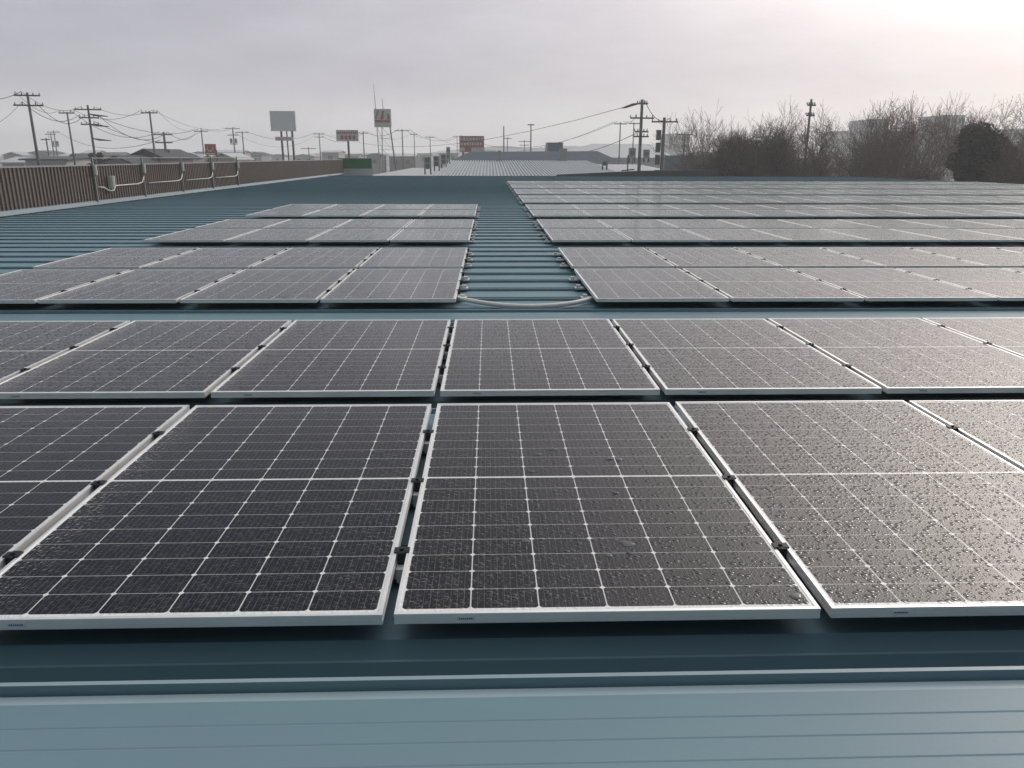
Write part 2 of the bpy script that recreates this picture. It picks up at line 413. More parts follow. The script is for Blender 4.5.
ORD = ['first', 'second', 'third', 'fourth', 'fifth', 'sixth', 'seventh', 'eighth', 'ninth', 'tenth', 'eleventh', 'twelfth', 'thirteenth', 'fourteenth',
       'fifteenth', 'sixteenth', 'seventeenth', 'eighteenth', 'nineteenth', 'twentieth', 'twenty-first']
def to_px(P):
    v = Vector(P)-CAM; z = v.dot(FW); return 512+F_PX*v.dot(RT)/z, 384-F_PX*v.dot(UP)/z
rnd = random.Random(3)
npan = 0
def panel(c, pair, half, label, group, edge=0):
    global npan
    npan += 1
    y0 = row_y(pair, half)
    o = empty('solar_panel', (c*PITCHX+W_/2, y0, 0), label, 'solar panel', group)
    o.rotation_euler = (R(rnd.uniform(-.06, .06)), R(rnd.uniform(-.06, .06)), R(rnd.uniform(-.05, .05)))
    inst(me_frame, o); inst(me_glass, o)
    near = pair <= 2
    if pair == 1:
        s_ = inst(me_st, o); inst(me_sti, s_)
    k0 = math.ceil((y0-LIP0+.10)/RIB); lips = [LIP0+kk*RIB-.045 for kk in range(k0, k0+4) if LIP0+kk*RIB-.045 < y0+L_-.06][:3]
    if near:
        for ly in lips:
            cl = inst(me_cl, o, (W_/2+GAP/2, ly-y0, 0)); inst(me_bk, o, (W_/2+GAP/2, ly-y0, 0))
    if edge:
        for ly in lips: inst(me_ed, o, (edge*W_/2, ly-y0, 0), 0 if edge > 0 else math.pi)
G_ALL = 'solar panels mounted in rows over the roof'
ROWN = {(1, 0): 'lowest row by the eaves', (1, 1): 'second row before the roof strip'}
for half in (0, 1):
    for c in range(-7, 9):
        y0 = row_y(1, half)
        if to_px((c*PITCHX+W_, y0+L_, 0))[0] < -300 or to_px((c*PITCHX, y0+L_, 0))[0] > 1330: continue
        nm = 'front row' if half == 0 else 'second row'
        wet = 'dark wet solar panel' if half == 0 else 'grey wet solar panel'
        if c == 0: lab = f'{wet} in line with the walkway, {nm}'
        elif c > 0: lab = f'{wet}, {nm}, {ORD[c-1]} towards the trees from the walkway line'
        else: lab = f'{wet}, {nm}, {ORD[-c-1]} towards the parapet from the walkway line'
        panel(c, 1, half, lab, G_ALL)
ri = 0
for pair in range(2, 9):
    for half in (0, 1):
        ri += 1
        y0 = row_y(pair, half)
        for c in range(1, 21):
            if to_px((c*PITCHX, y0+L_, 0))[0] > 1130: continue
            far = f'{ORD[ri-1]} row beyond the strip' if ri < 14 else 'farthest row'
            panel(c, pair, half, f'panel on the tree side, {far}, {ORD[c-1]} from the walkway', G_ALL, -1 if c == 1 else 0)
        if pair <= 4:
            for c in range(-4, 0):
                panel(c, pair, half, f'panel on the parapet side, {ORD[ri-1]} row beyond the strip, {ORD[-c-1]} from the walkway', G_ALL, 1 if c == -1 else 0)
for o in protos: bpy.data.objects.remove(o)

# puddled drops on the front panel
for (px, py, sx) in ((525.5, 541, .010), (627, 543.5, .017), (551, 449, .014), (538.5, 454.5, .009), (531, 471.5, .010), (609, 459, .011), (619, 459.5, .010),
                     (609, 555.5, .008), (629.5, 553, .007), (615.5, 493, .008), (796, 596, .013), (921, 469, .016)):
    p = atz(px, py, -.0018); b = MB(); nr, nt = 5, 16; sx *= 1.45; b.v.append((0, 0, .0030))
    ph = rnd.uniform(0, 6); asp = rnd.uniform(.55, .8)
    for i in range(1, nr+1):
        q = i/nr
        for j in range(nt):
            a = 2*math.pi*j/nt; rr = sx*q*(1+.16*math.sin(2*a+ph)+.10*math.sin(3*a+2*ph))
            b.v.append((rr*math.cos(a), rr*asp*math.sin(a), .0030*(1-q**5)))
    for j in range(nt): b.f.append((0, 1+j, 1+(j+1) % nt)); b.mi.append(0)
    for i in range(nr-1):
        for j in range(nt):
            a_ = 1+i*nt; b.f.append((a_+j, a_+nt+j, a_+nt+(j+1) % nt, a_+(j+1) % nt)); b.mi.append(0)
    if 'drop' not in M:
        M['drop'] = bpy.data.materials.new('rain_water'); M['drop'].use_nodes = True
        pp = M['drop'].node_tree.nodes['Principled BSDF']; pp.inputs['Base Color'].default_value = (.10, .11, .115, 1)
        pp.inputs['IOR'].default_value = 1.4; pp.inputs['Roughness'].default_value = .12
    o = b.build('water_drop', M['drop'], smooth=True); o.location = p+Vector((0, 0, .0003))
    tag(o, 'large flat raindrop lying on the glass of a panel in the front row', 'water drop', 'large raindrops on the front panels')

# grey conduit lying across the walkway
pts = [atz(x, y, z) for x, y, z in ((452, 297.5, -.065), (462, 299.2, -.062), (474, 301.4, -.066), (488, 303.6, -.072), (505, 305.4, -.074), (524, 306.3, -.075), (543, 306.0, -.074),
       (560, 304.8, -.070), (575, 302.6, -.064), (588, 299.6, -.060), (600, 296.4, -.064))]
sm = []
for i in range(len(pts)-1):
    for q in range(4):
        t_ = q/4; p0, p1, p2, p3 = pts[max(i-1, 0)], pts[i], pts[i+1], pts[min(i+2, len(pts)-1)]
        sm.append(.5*((2*p1)+(-p0+p2)*t_+(2*p0-5*p1+4*p2-p3)*t_*t_+(-p0+3*p1-3*p2+p3)*t_**3))
sm.append(pts[-1])
o = MB().ring_tube(sm, .021, 10).build('cable_conduit', M['conduit'], smooth=True)
tag(o, 'light grey flexible conduit sagging across the walkway between the two panel fields', 'conduit')

# ------------------------------------------------------------------ neighbouring store roofs beyond the far edge
nb = empty('neighbour_store', (4, 72, GROUND), 'neighbouring store with pale ribbed roof and slate blue ridge upstand', 'building')
def xz(px, py, Y): p = at(px, py, Y); return p.x, p.z
xa, za = xz(436, 178, 54.5); xb, zb = xz(640, 178, 54.5)
xc, zc = xz(452, 160.6, 86); xd, zd = xz(600, 160.6, 86)
b = MB(); NR = 56
def lerp(a, c, t): return a+(c-a)*t
rx0, rx1 = -3.9, 10.8
step = (rx1-rx0)/NR
for i in range(NR):
    xw = rx0+i*step
    pr = [(xw, 0), (xw+step*.25, 0), (xw+step*.4, .16), (xw+step*.78, .16), (xw+step*.95, 0), (xw+step, 0)]
    for (xA, hA), (xB, hB) in zip(pr[:-1], pr[1:]):
        b.quad((xA, 53.5, -.62+hA), (xB, 53.5, -.62+hB), (xB, 86, zc+hB-.1), (xA, 86, zc+hA-.1))
child(b, 'ribbed_roof', M['ribroof'], nb)
b = MB(); b.quad((-9.2, 53.5, -.34), (rx0, 53.5, -.34), (rx0, 100, -.26), (-9.2, 100, -.26)); b.quad((rx1, 53.5, -.45), (16.5, 53.5, -.45), (16.5, 86, .35), (rx1, 86, .35))
b.box(-9.2, rx0, 53.5, 100, GROUND, -.55); b.box(rx1, 16.5, 53.5, 86, GROUND, -.8); b.box(rx0, rx1, 53.6, 86, GROUND, -.9)
child(b, 'flat_roof', M['pale_roof'], nb)
# hipped ridge upstand
x1, z1 = xz(446, 161.5, 86); x2, z2 = xz(470, 151.8, 88); x3, z3 = xz(598, 151.0, 88); x4, z4 = xz(624, 159, 86)
b = MB()
A0, A1, A2, A3 = (x1, 86, zc-.2), (x2, 88.5, z2), (x3, 88.5, z3), (x4, 86, zc-.2)
B0, B1, B2, B3 = (x1, 94, zc-.2), (x2, 91.5, z2), (x3, 91.5, z3), (x4, 94, zc-.2)
b.quad(A0, A3, A2, A1); b.quad(B3, B0, B1, B2); b.quad(A1, A2, B2, B1); b.quad(A0, A1, B1, B0); b.quad(A3, B3, B2, A2)
child(b, 'ridge_upstand', M['slate'], nb)
for (pa, pb_, ya_, yb_, mt) in ((497.5, 501, 150.5, 160.5, M['acbox']), (560, 567, 148.5, 160, M['acbox'])):
    xa, za = xz(pa, yb_, 85.5); xb, zb = xz(pb_, ya_, 85.5)
    child(MB().box(xa, xb, 85.2, 86.6, za-.3, zb), 'roof_vent', mt, nb)
# low dark wall along the near edge of the neighbour and pale blue parapet
xa, za = xz(556, 174.5, 53.2); xb, zb = xz(712, 170, 53.2)
b = MB().prism([(xa, 52.6, -1.2), (xb, 52.6, -1.2), (xb, 52.6, zb), (xz(640, 172, 52.6)[0], 52.6, zb-.05), (xa, 52.6, za)], (0, .25, 0))
b.box(xz(655, 170, 60)[0], xz(712, 170, 60)[0], 60, 60.3, -2, xz(655, 170, 60)[1])
child(b, 'dark_parapet', M['dark_wall'], nb)
x1, z1 = xz(664, 169, 70); x2, z2 = xz(702, 155.5, 70)
child(MB().box(x1, x2, 70, 70.35, GROUND+4, z2), 'pale_parapet', M['sky_clad'], nb)
# green hoarding
x1, z1 = xz(338.5, 168.5, 57); x2, z2 = xz(371, 158.3, 57)
gh = empty('green_hoarding', ((x1+x2)/2, 57, -.36), 'bright green sheet hoarding standing on the flat roof past the parapet end', 'hoarding')
b = MB().box(x1, x2, 57, 57.12, z1, z2)
child(b, 'panel', M['green'], gh); child(MB().box(x1, x2, 57.01, 57.11, -.33, z1-.003), 'base', M['pale_roof'], gh)
b = MB()
for i in range(5):
    xx = lerp(x1, x2, i/4); b.box(xx-.03, xx+.03, 57.122, 57.20, -.34, z2-.02)
child(b, 'brace', M['dark_metal'], gh)


def ac_unit(pa, pb_, ya_, yb_, Y, label, fans=2):
    x1, z1 = xz(pa, yb_, Y); x2, z2 = xz(pb_, ya_, Y); dpt = min(1.0, (x2-x1)*.7)
    o = empty('air_conditioner', ((x1+x2)/2, Y+dpt/2, z1), label, 'air conditioner', 'outdoor air conditioning units on neighbouring roofs')
    hh = z2-z1; zc0 = z1+hh*.14
    child(MB().box(x1, x2, Y, Y+dpt, zc0, z2), 'casing', M['acbox'], o)
    zf = (z2-zc0)/fans
    for i in range(fans):
        cx, cz = x1+(x2-x1)*.45, zc0+zf*(i+.5); r = min((x2-x1)*.38, zf*.42)
        b = MB(); b.ring_tube([(cx, Y-.015, cz), (cx, Y-.003, cz)], r, 16)
        child(b, 'fan_guard', M['fan'], o)
    b = MB()
    for xx in (x1+.06, x2-.06):
        for yy in (Y+.05, Y+dpt-.05): b.box(xx-.04, xx+.04, yy-.04, yy+.04, z1-.25, zc0-.002)
    child(b, 'stand', M['dark_metal'], o)
ac_unit(424, 431, 157, 171, 60, 'nearest tall fan unit of the row beside the pale ribbed roof')
ac_unit(433.5, 439.5, 156, 168, 66, 'second tall fan unit of the row beside the pale ribbed roof')
ac_unit(441, 446.5, 154.5, 165.5, 72, 'third tall fan unit of the row beside the pale ribbed roof')
ac_unit(446.5, 450, 147, 161.5, 78, 'last and slimmest fan unit of the row beside the pale ribbed roof')
ac_unit(602, 608, 161, 166.5, 62, 'small squat fan unit alone on splayed legs on the pale roof', 1)
ac_unit(629, 636, 148, 160, 72, 'tall fan unit just before the big utility pole', 1)
ac_unit(643.5, 650, 149.5, 159.5, 72, 'tall fan unit just after the big utility pole', 1)
vp = at(627.5, 171, 60); o = MB().ring_tube([(vp.x, vp.y, vp.z-.2), (vp.x, vp.y, vp.z+1.15)], .05, 8).ring_tube([(vp.x-.45, vp.y, vp.z+.02), (vp.x+.5, vp.y, vp.z+.12)], .05, 6).build('vent_pipe', M['dark_metal'])
tag(o, 'thin dark upright pipe on the pale roof before the big utility pole', 'pipe')

# big hipped hall behind
bh = empty('hipped_hall', (14, 135, GROUND), 'wide pale hall with a low hipped roof rising behind the utility pole', 'building')
e0, e1 = at(545, 157.5, 125), at(676, 157.5, 125); r0, r1 = at(592, 143.8, 137), at(648, 143.8, 137)
b = MB(); y2 = 150
b.quad(e0, e1, r1, r0); b.quad((e1.x, y2, e1.z), (e0.x, y2, e0.z), r0, r1); b.quad((e0.x, y2, e0.z), e0, r0); b.quad(e1, (e1.x, y2, e1.z), r1)
child(b, 'roof', M['hroof3'], bh); child(MB().box(e0.x+.4, e1.x-.4, 125.4, y2-.4, GROUND, e0.z-.02), 'wall', M['hwall2'], bh)
bb = empty('rooftop_plant_room', (6, 100, 0), 'blue grey boxy plant room standing above the slate ridge', 'plant room')
x1, z1 = xz(545.5, 153, 96); x2, z2 = xz(563, 143, 96)
b = MB().prism([(x1, 96, z1-2), (x2, 96, z1-2), (x2, 96, z2), (x1+.3, 96, z2)], (0, 4, 0)); child(b, 'wall', M['sky_clad'], bb)
child(MB().box(x1+.25, x2+.05, 95.95, 100.05, z2+.003, z2+.06), 'roof', M['sky_clad'], bb)


# ------------------------------------------------------------------ houses
def house(pa, pb_, ridge, eave, Y, wm, rm, label, gable_front=True, depth=9, group=None):
    x1, ze = xz(pa, eave, Y); x2, _ = xz(pb_, eave, Y); zr = xz((pa+pb_)/2, ridge, Y)[1]
    o = empty('house', ((x1+x2)/2, Y+depth/2, GROUND), label, 'house', group)
    y0, y1 = Y, Y+depth; ov = .5
    b = MB().box(x1, x2, y0, y1, GROUND, ze)
    xm = (x1+x2)/2; ym = (y0+y1)/2; r_ = MB(); th = .16
    if gable_front:
        b.prism([(x1, y0, ze), (x2, y0, ze), (xm, y0, zr-.1)], (0, depth, 0))
        sl_ = (zr-ze)/((x2-x1)/2)
        for s_, xe in ((-1, x1), (1, x2)):
            xo = xe+s_*ov; zo = ze-sl_*ov
            r_.prism([(xm, y0-ov, zr), (xo, y0-ov, zo), (xo, y0-ov, zo+th), (xm, y0-ov, zr+th)], (0, depth+2*ov, 0))
    else:
        sl_ = (zr-ze)/(depth/2)
        b.prism([(x1, y0, ze), (x1, ym, zr-.1), (x1, y1, ze)], (x2-x1, 0, 0))
        for s_, ye in ((-1, y0), (1, y1)):
            yo = ye+s_*ov; zo = ze-sl_*ov
            r_.prism([(x1-ov, ym, zr), (x1-ov, yo, zo), (x1-ov, yo, zo+th), (x1-ov, ym, zr+th)], (x2-x1+2*ov, 0, 0))
    child(b, 'wall', wm, o); child(r_, 'roof', rm, o)
    nw = max(1, int((x2-x1)/3))
    for i in range(nw):
        cx = lerp(x1, x2, (i+.5)/nw); child(MB().box(cx-.6, cx+.6, y0-.05, y0-.004, ze-2.0, ze-.9), 'window', M['window'], o)
house(25, 66, 157.5, 160, 95, M['hwall2'], M['hroof2'], 'long white walled house with a dark flat eave behind the tallest pole', False, 10)
house(2, 24, 158, 163, 100, M['hwall2'], M['hroof3'], 'pale snowy roofed house nearest the frame edge behind the parapet', False, 8)
house(66, 84, 154.5, 160, 120, M['hwall4'], M['hroof1'], 'grey house with a dark roof beside the round tree', True, 9)
house(104, 130, 156.8, 162.5, 85, M['hwall4'], M['hroof1'], 'grey gabled house with dark slate roof behind the first parapet posts', True, 9)
house(131, 160, 150, 156.5, 92, M['hwall3'], M['hroof1'], 'tall brown house with a broad dark gable behind the parapet', True, 10)
house(160, 176, 154, 159, 105, M['hwall1'], M['hroof2'], 'cream house with charcoal roof beside the brown gabled house', False, 8)
house(180, 196, 155, 159, 125, M['hwall4'], M['hroof3'], 'small grey house with pale roof between two parapet posts', False, 8)
house(212, 234, 153.8, 158.5, 130, M['hwall1'], M['hroof3'], 'cream house with pale ridge roof under the orange sign', True, 9)
cols = [('hwall1', 'hroof3', 'low cream house with a pale roof far off in the haze'), ('hwall4', 'hroof1', 'low grey house with a dark roof far off in the haze'),
        ('hwall2', 'hroof2', 'low white house with a charcoal roof far off in the haze'), ('hwall3', 'hroof3', 'low brown house with a pale roof far off in the haze')]
rh = random.Random(11); px = 3
while px < 700:
    w_ = rh.uniform(12, 26); Y = rh.uniform(190, 330); c_ = rh.choice(cols); rd = rh.uniform(150.5, 154.5)
    if px < 560 or px > 650: house(px, px+w_, rd, rd+rh.uniform(1.5, 3), Y, M[c_[0]], M[c_[1]], c_[2], rh.random() < .4, 10, 'distant houses of the town')
    px += w_+rh.uniform(2, 10)
# hazy apartment towers behind the trees
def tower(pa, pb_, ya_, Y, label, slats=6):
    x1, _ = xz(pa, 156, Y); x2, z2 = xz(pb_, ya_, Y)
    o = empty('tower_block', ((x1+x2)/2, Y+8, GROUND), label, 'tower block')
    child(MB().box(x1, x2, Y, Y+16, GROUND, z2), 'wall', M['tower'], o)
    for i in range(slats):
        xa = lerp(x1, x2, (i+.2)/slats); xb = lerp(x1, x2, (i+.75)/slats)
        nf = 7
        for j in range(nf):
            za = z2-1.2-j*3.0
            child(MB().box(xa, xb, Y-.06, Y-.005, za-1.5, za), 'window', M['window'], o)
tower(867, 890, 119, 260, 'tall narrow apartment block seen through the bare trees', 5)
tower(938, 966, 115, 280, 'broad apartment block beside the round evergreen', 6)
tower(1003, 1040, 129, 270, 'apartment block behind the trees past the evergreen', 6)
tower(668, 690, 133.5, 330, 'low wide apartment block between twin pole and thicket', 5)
wh = empty('warehouse', (190, 342, GROUND), 'long dark roofed warehouse behind the row of bare trees', 'warehouse')
x1, _ = xz(845, 150, 330); x2, z2 = xz(962, 131, 330)
child(MB().box(x1, x2, 330, 355, GROUND, z2-1.5), 'wall', M['hwall1'], wh); child(MB().box(x1-.4, x2+.4, 329.6, 355.4, z2-1.497, z2), 'roof', M['warmroof'], wh)


# ------------------------------------------------------------------ utility poles and wires
TIPS = {}
def pole(key, px, ytop, H, label, arms=((.3, 1.8),), rad=.16, transformer=False, cluster=False, Y=None, name='utility_pole', cat='utility pole', armrot=0.0, insul=True):
    r = ray(px, ytop)
    if Y is None: Y = r.y*((GROUND+H-CAM.z)/r.z)
    p = at(px, ytop, Y); h = p.z-GROUND
    o = empty(name, (p.x, p.y, GROUND), label, cat, 'utility poles around the store' if cat == 'utility pole' else None)
    child(MB().ring_tube([(p.x, p.y, GROUND), (p.x, p.y, p.z)], [rad, rad*.62], 10), 'shaft', M['pole'], o, smooth=True)
    tips = []
    ca, sa = math.cos(armrot), math.sin(armrot)
    for (dz, wd) in arms:
        z = p.z-dz; b = MB(); b.box(p.x-wd/2, p.x+wd/2, p.y-rad-.08, p.y-rad+.02, z-.06, z+.06, armrot, (p.x, p.y, 0))
        a_ = child(b, 'crossarm', M['dark_metal'], o)
        for f_ in (-.46, -.22, .22, .46):
            q = Vector((p.x+wd*f_*ca, p.y+wd*f_*sa, z+.06))
            if insul and p.y < 95:
                i_ = MB().ring_tube([q, q+Vector((0, 0, .08)), q+Vector((0, 0, .20))], [.035, .06, .03], 6)
                child(i_, 'insulator', M['ceramic'], o)
            tips.append(q+Vector((0, 0, .26)))
    if transformer:
        for s_ in (-1, 1):
            z = p.z-2.9
            child(MB().ring_tube([(p.x+s_*.45, p.y-.1, z), (p.x+s_*.45, p.y-.1, z+.9)], .24, 12), 'transformer', M['ceramic'], o)
        child(MB().box(p.x-.7, p.x+.7, p.y-.3, p.y-.2, p.z-3.1, p.z-2.98), 'bracket', M['dark_metal'], o)
    if cluster:
        b = MB()
        for s_ in (.9, 1.9, 3.3):
            b.ring_tube([(p.x, p.y-.1, p.z-s_+.03), (p.x+.7, p.y-.1, p.z-s_-.10), (p.x+1.9, p.y, p.z-s_-.2)], [.05, .10, .04], 7)
        child(b, 'cable_box', M['wire'], o)
    TIPS[key] = (p, tips)
    return o
pole('A', 27, 92.5, 12.5, 'tall plain utility pole with two crossarms, first behind the brown parapet', ((.25, 2.0), (1.05, 2.3)), armrot=.25)
pole('B', 67, 112, 12, 'slim utility pole with a single short crossarm between two bigger poles', ((.12, 1.7),), .13)
pole('C', 87.5, 105, 12.3, 'utility pole with three crossarms and bulky cable joints beside the round tree', ((.45, 2.6), (1.25, 1.9), (1.9, 1.7)), .16, False, True, armrot=.2)
pole('D', 149.5, 111.5, 12, 'utility pole with one crossarm above the brown gabled house', ((.15, 1.8),), .14)
pole('E', 163.5, 132, 10, 'short utility pole carrying transformers beside the brown house', ((.3, 2.2), (1.2, 2.0)), .2, True, False)
pole('F', 46, 138, 9.5, 'short slim utility pole close to the tallest pole', ((.2, 1.2),), .13)
pole('G', 50.5, 133, 11, 'thin far utility pole, one of a close pair', ((.2, 1.8),), .12)
pole('H', 53.5, 130.5, 12, 'thin far utility pole with a transformer, one of a close pair', ((.3, 2.4),), .14, True)
pole('I', 201, 128, 11.5, 'thin utility pole rising behind the orange sign', ((.5, 2.2),), .13)
pole('J', 232.5, 127.5, 12.5, 'utility pole with two crossarms at the end of the conduit run', ((.2, 2.8), (1.4, 2.2)), .17, True)
pole('K', 242, 131, 12, 'utility pole with a wide crossarm just before the blank billboard', ((.3, 2.6),), .15)
pole('L', 319, 132.5, 12, 'thin utility pole between the blank billboard and the small sign', ((.3, 2.4), (.9, 1.8)), .14)
pole('M', 308.5, 147, 9, 'tiny far utility pole beside the blank billboard', ((.3, 3.0),), .13)
pole('N', 363, 131, 12, 'thin dark utility pole next to the small red lettered sign', ((.4, 2.0),), .15)
pole('O', 402, 129, 12, 'utility pole just past the lattice sign tower', ((.3, 2.6),), .15)
pole('P', 414, 133, 12, 'thin utility pole second past the lattice sign tower', ((.3, 1.6),), .12)
pole('Q', 430, 136, 12, 'faint utility pole above the fan units', ((.3, 2.2),), .14)
pole('R', 457, 135.5, 12, 'thin utility pole beside the dark red sign', ((.3, 2.0),), .12)
pole('S', 503.8, 126, 11.5, 'bare mast above the slate ridge, the one nearer the dark red sign', (), .13, name='mast', cat='mast')
pole('T', 531, 124, 11.5, 'bare mast above the slate ridge, the one nearer the plant room', ((.1, .9),), .13, name='mast', cat='mast', insul=False)
pole('S2', 507.5, 137, 11, 'faint short pole close to a bare mast', ((.3, 1.6),), .12)
pole('T2', 524.5, 140, 10.5, 'faint far pole over the middle of the slate ridge', ((.3, 2.4), (1.0, 2.0)), .13)
pole('U', 620.5, 122, 12, 'slim pole with a wide crossarm standing before the hipped hall', ((.25, 1.8),), .12)
pole('V', 634, 122.5, 12, 'slim pole with a side bracket close behind the big utility pole', ((.15, 1.6),), .11)
pole('W', 642.3, 99.5, 12, 'big utility pole with four crossarms, thickest beyond the roof edge', ((.35, .9), (1.5, 2.1), (2.6, 1.2), (3.0, 1.3)), .19, armrot=.1)
pole('X', 664.5, 117.5, 10.5, 'utility pole with paired transformers standing beside the bare thicket', ((.35, 2.2),), .20, False)
pole('Y', 685, 131.5, 10.5, 'small dark utility pole at the edge of the bare thicket', ((.4, 1.8),), .16)
pole('Z', 811.5, 99, 12, 'plain utility pole standing among the bare trees', ((.5, .7), (1.3, .7)), .14)
# stacked transformers on pole X
pX = TIPS['X'][0]; oX = [o for o in sc.objects if o.name.startswith('utility_pole') and abs(o.location.x-pX.x) < .01 and abs(o.location.y-pX.y) < .01][0]
for dz in (1.0, 2.0, 3.0):
    child(MB().ring_tube([(pX.x-.42, pX.y-.05, pX.z-dz-.8), (pX.x-.42, pX.y-.05, pX.z-dz)], .21, 10), 'transformer', M['dark_metal'], oX)


def wire(a, b_, sag, label, r=.022, name='power_line'):
    a, b_ = Vector(a), Vector(b_); pts = []
    for i in range(13):
        t_ = i/12; p = a.lerp(b_, t_); p.z -= sag*4*t_*(1-t_); pts.append(p)
    o = MB().ring_tube(pts, r, 4).build(name, M['wire']); return tag(o, label, 'cable', 'overhead cables between the utility poles')
def tip(key, i): return TIPS[key][1][i]
A = TIPS
for (ka, ia, kb, ib, sag, r, lab) in (
    ('A', 1, 'C', 1, .9, .02, 'thin top cable from the tallest pole to the triple crossarm pole'), ('A', 5, 'C', 4, 1.1, .03, 'heavy cable from the tallest pole to the triple crossarm pole'),
    ('A', 6, 'C', 5, 1.3, .03, 'lower heavy cable from the tallest pole to the triple crossarm pole'),
    ('C', 2, 'D', 2, .7, .02, 'thin top cable from the triple crossarm pole to the brown house pole'), ('C', 6, 'I', 1, 1.2, .03, 'middle cable leaving the triple crossarm pole past the brown house'),
    ('C', 10, 'I', 2, 2.0, .03, 'low cable leaving the triple crossarm pole past the brown house'), ('D', 2, 'J', 1, 1.2, .02, 'thin cable from the brown house pole towards the blank billboard'),
    ('I', 2, 'J', 2, .5, .03, 'cable from the pole by the orange sign to the crossarm pole'), ('J', 5, 'K', 1, .4, .03, 'short cable joining the two poles before the blank billboard'),
    ('K', 2, 'L', 1, 1.5, .03, 'cable passing behind the blank billboard'), ('L', 2, 'N', 1, 1.2, .03, 'cable from the billboard side to the pole by the small sign'),
    ('L', 6, 'N', 2, 1.6, .03, 'lower cable from the billboard side to the pole by the small sign'), ('N', 2, 'O', 1, 1.0, .03, 'cable passing through the lattice tower legs'),
    ('O', 2, 'Q', 1, .8, .03, 'cable crossing above the fan units'), ('O', 3, 'R', 1, 1.6, .03, 'cable dropping towards the dark red sign'), ('Q', 2, 'R', 2, 1.2, .03, 'cable between the faint pole and the dark red sign'),
    ('A', 0, 'B', 0, .9, .02, 'thin cable slanting from the tallest pole back to the slim pole'), ('B', 3, 'D', 0, 1.0, .02, 'thin cable from the slim pole over the round tree'),
    ('C', 7, 'E', 2, 1.6, .03, 'heavy cable dropping from the triple crossarm pole to the transformer pole'), ('D', 3, 'I', 0, 1.0, .02, 'thin high cable from the brown house pole to the orange sign pole'),
    ('J', 6, 'L', 4, 2.4, .02, 'low cable running below the blank billboard'), ('N', 3, 'P', 1, 1.4, .02, 'thin cable passing in front of the lattice tower'),
    ('F', 2, 'H', 0, .6, .02, 'short cable among the far pole pair'), ('Q', 3, 'U', 0, 4.0, .02, 'thin far cable running over the plant room'),
    ('B', 2, 'E', 1, 1.6, .025, 'cable from the slim pole to the transformer pole'), ('E', 2, 'I', 1, 1.2, .03, 'cable from the transformer pole to the orange sign pole'),
    ('H', 2, 'E', 5, 2.0, .03, 'low cable running past the round tree'), ('R', 3, 'U', 1, 3.2, .03, 'cable running over the slate ridge behind the masts'),
    ('U', 2, 'V', 1, .1, .03, 'short cable joining the two slim poles'), ('S', 0, 'T', 1, 1.0, .02, 'faint cable joining the bare masts') if False else ('U', 3, 'W', 5, .5, .025, 'cable from the slim pole to the big utility pole'),
    ('W', 2, 'X', 2, .8, .025, 'cable from the big utility pole down to the transformer pole'), ('X', 3, 'Y', 2, .8, .025, 'cable from the transformer pole into the thicket')):
    wire(tip(ka, ia), tip(kb, ib), sag, lab, r)
wire(tip('A', 1), at(-30, 97, 66), .4, 'upper cable leaving the tallest pole past the frame edge', .025)
wire(tip('A', 5), at(-30, 121, 110), 1.2, 'lower cable leaving the tallest pole past the frame edge', .02)
pw_ = A['W'][0]
wire(pw_+Vector((-.3, 0, -.3)), at(330, 134, 190), 3.2, 'long cable sloping from the top of the big utility pole over the ridge', .022)
wire(pw_+Vector((-.3, 0, -2.7)), at(540, 147, 150), 1.5, 'second cable sloping from the big utility pole over the ridge', .03)
o = MB().ring_tube([pw_+Vector((-.15, -.1, -.3)), pw_+Vector((-.8, -.1, -.42)), pw_+Vector((-1.4, -.1, -.62)), pw_+Vector((-1.75, -.1, -.72))], [.04, .11, .09, .03], 8).build('cable_joint', M['wire'], smooth=True)
tag(o, 'fat dark cable joint hanging beside the top of the big utility pole', 'cable joint')


# ------------------------------------------------------------------ signs
def sign_board(o, pa, pb_, ya_, yb_, Y, mt, name='board', th=.4, rot=0):
    x1, z1 = xz(pa, yb_, Y); x2, z2 = xz(pb_, ya_, Y)
    return child(MB().box(x1, x2, Y, Y+th, z1, z2), name, mt, o), (x1, x2, z1, z2)
Y = 120; p = at(283, 157, Y)
o = empty('billboard', (p.x, Y, GROUND), 'blank pale grey billboard raised on stout dark legs', 'billboard')
_, (x1, x2, z1, z2) = sign_board(o, 271, 293.5, 111, 131, Y, M['signwhite'], 'board', .7)
sx = lerp(x1, x2, .97); child(MB().box(x2+.003, x2+.12, Y+.05, Y+.65, z1, z2), 'side_panel', M['signpale'], o)
sign_board(o, 275.5, 293, 136.8, 140.6, Y-.3, M['signpale'], 'small_board', .25)
for px in (280.5, 286, 291.5):
    q = at(px, 131, Y); child(MB().ring_tube([(q.x, Y+.35, GROUND), (q.x, Y+.35, q.z+.1)], .16 if px != 286 else .10, 8), 'leg', M['dark_metal'], o)
Y = 112; p = at(348, 157, Y)
o = empty('pole_sign', (p.x, Y, GROUND), 'pale board with two lines of dark red lettering on a single post', 'sign')
_, (x1, x2, z1, z2) = sign_board(o, 336.5, 358, 130, 141, Y, M['signpale'], 'board', .35)
b = MB(); hh = z2-z1
for i in range(9): b.box(lerp(x1, x2, .06+i*.10), lerp(x1, x2, .06+i*.10+.07), Y-.012, Y-.003, z1+hh*.66, z1+hh*.84)
for i in range(4): b.box(lerp(x1, x2, .20+i*.18), lerp(x1, x2, .20+i*.18+.12), Y-.012, Y-.003, z1+hh*.14, z1+hh*.50)
child(b, 'lettering', M['signmaroon'], o)
q = at(348, 141, Y); child(MB().ring_tube([(q.x, Y+.17, GROUND), (q.x, Y+.17, q.z+.05)], .15, 8), 'post', M['dark_metal'], o)
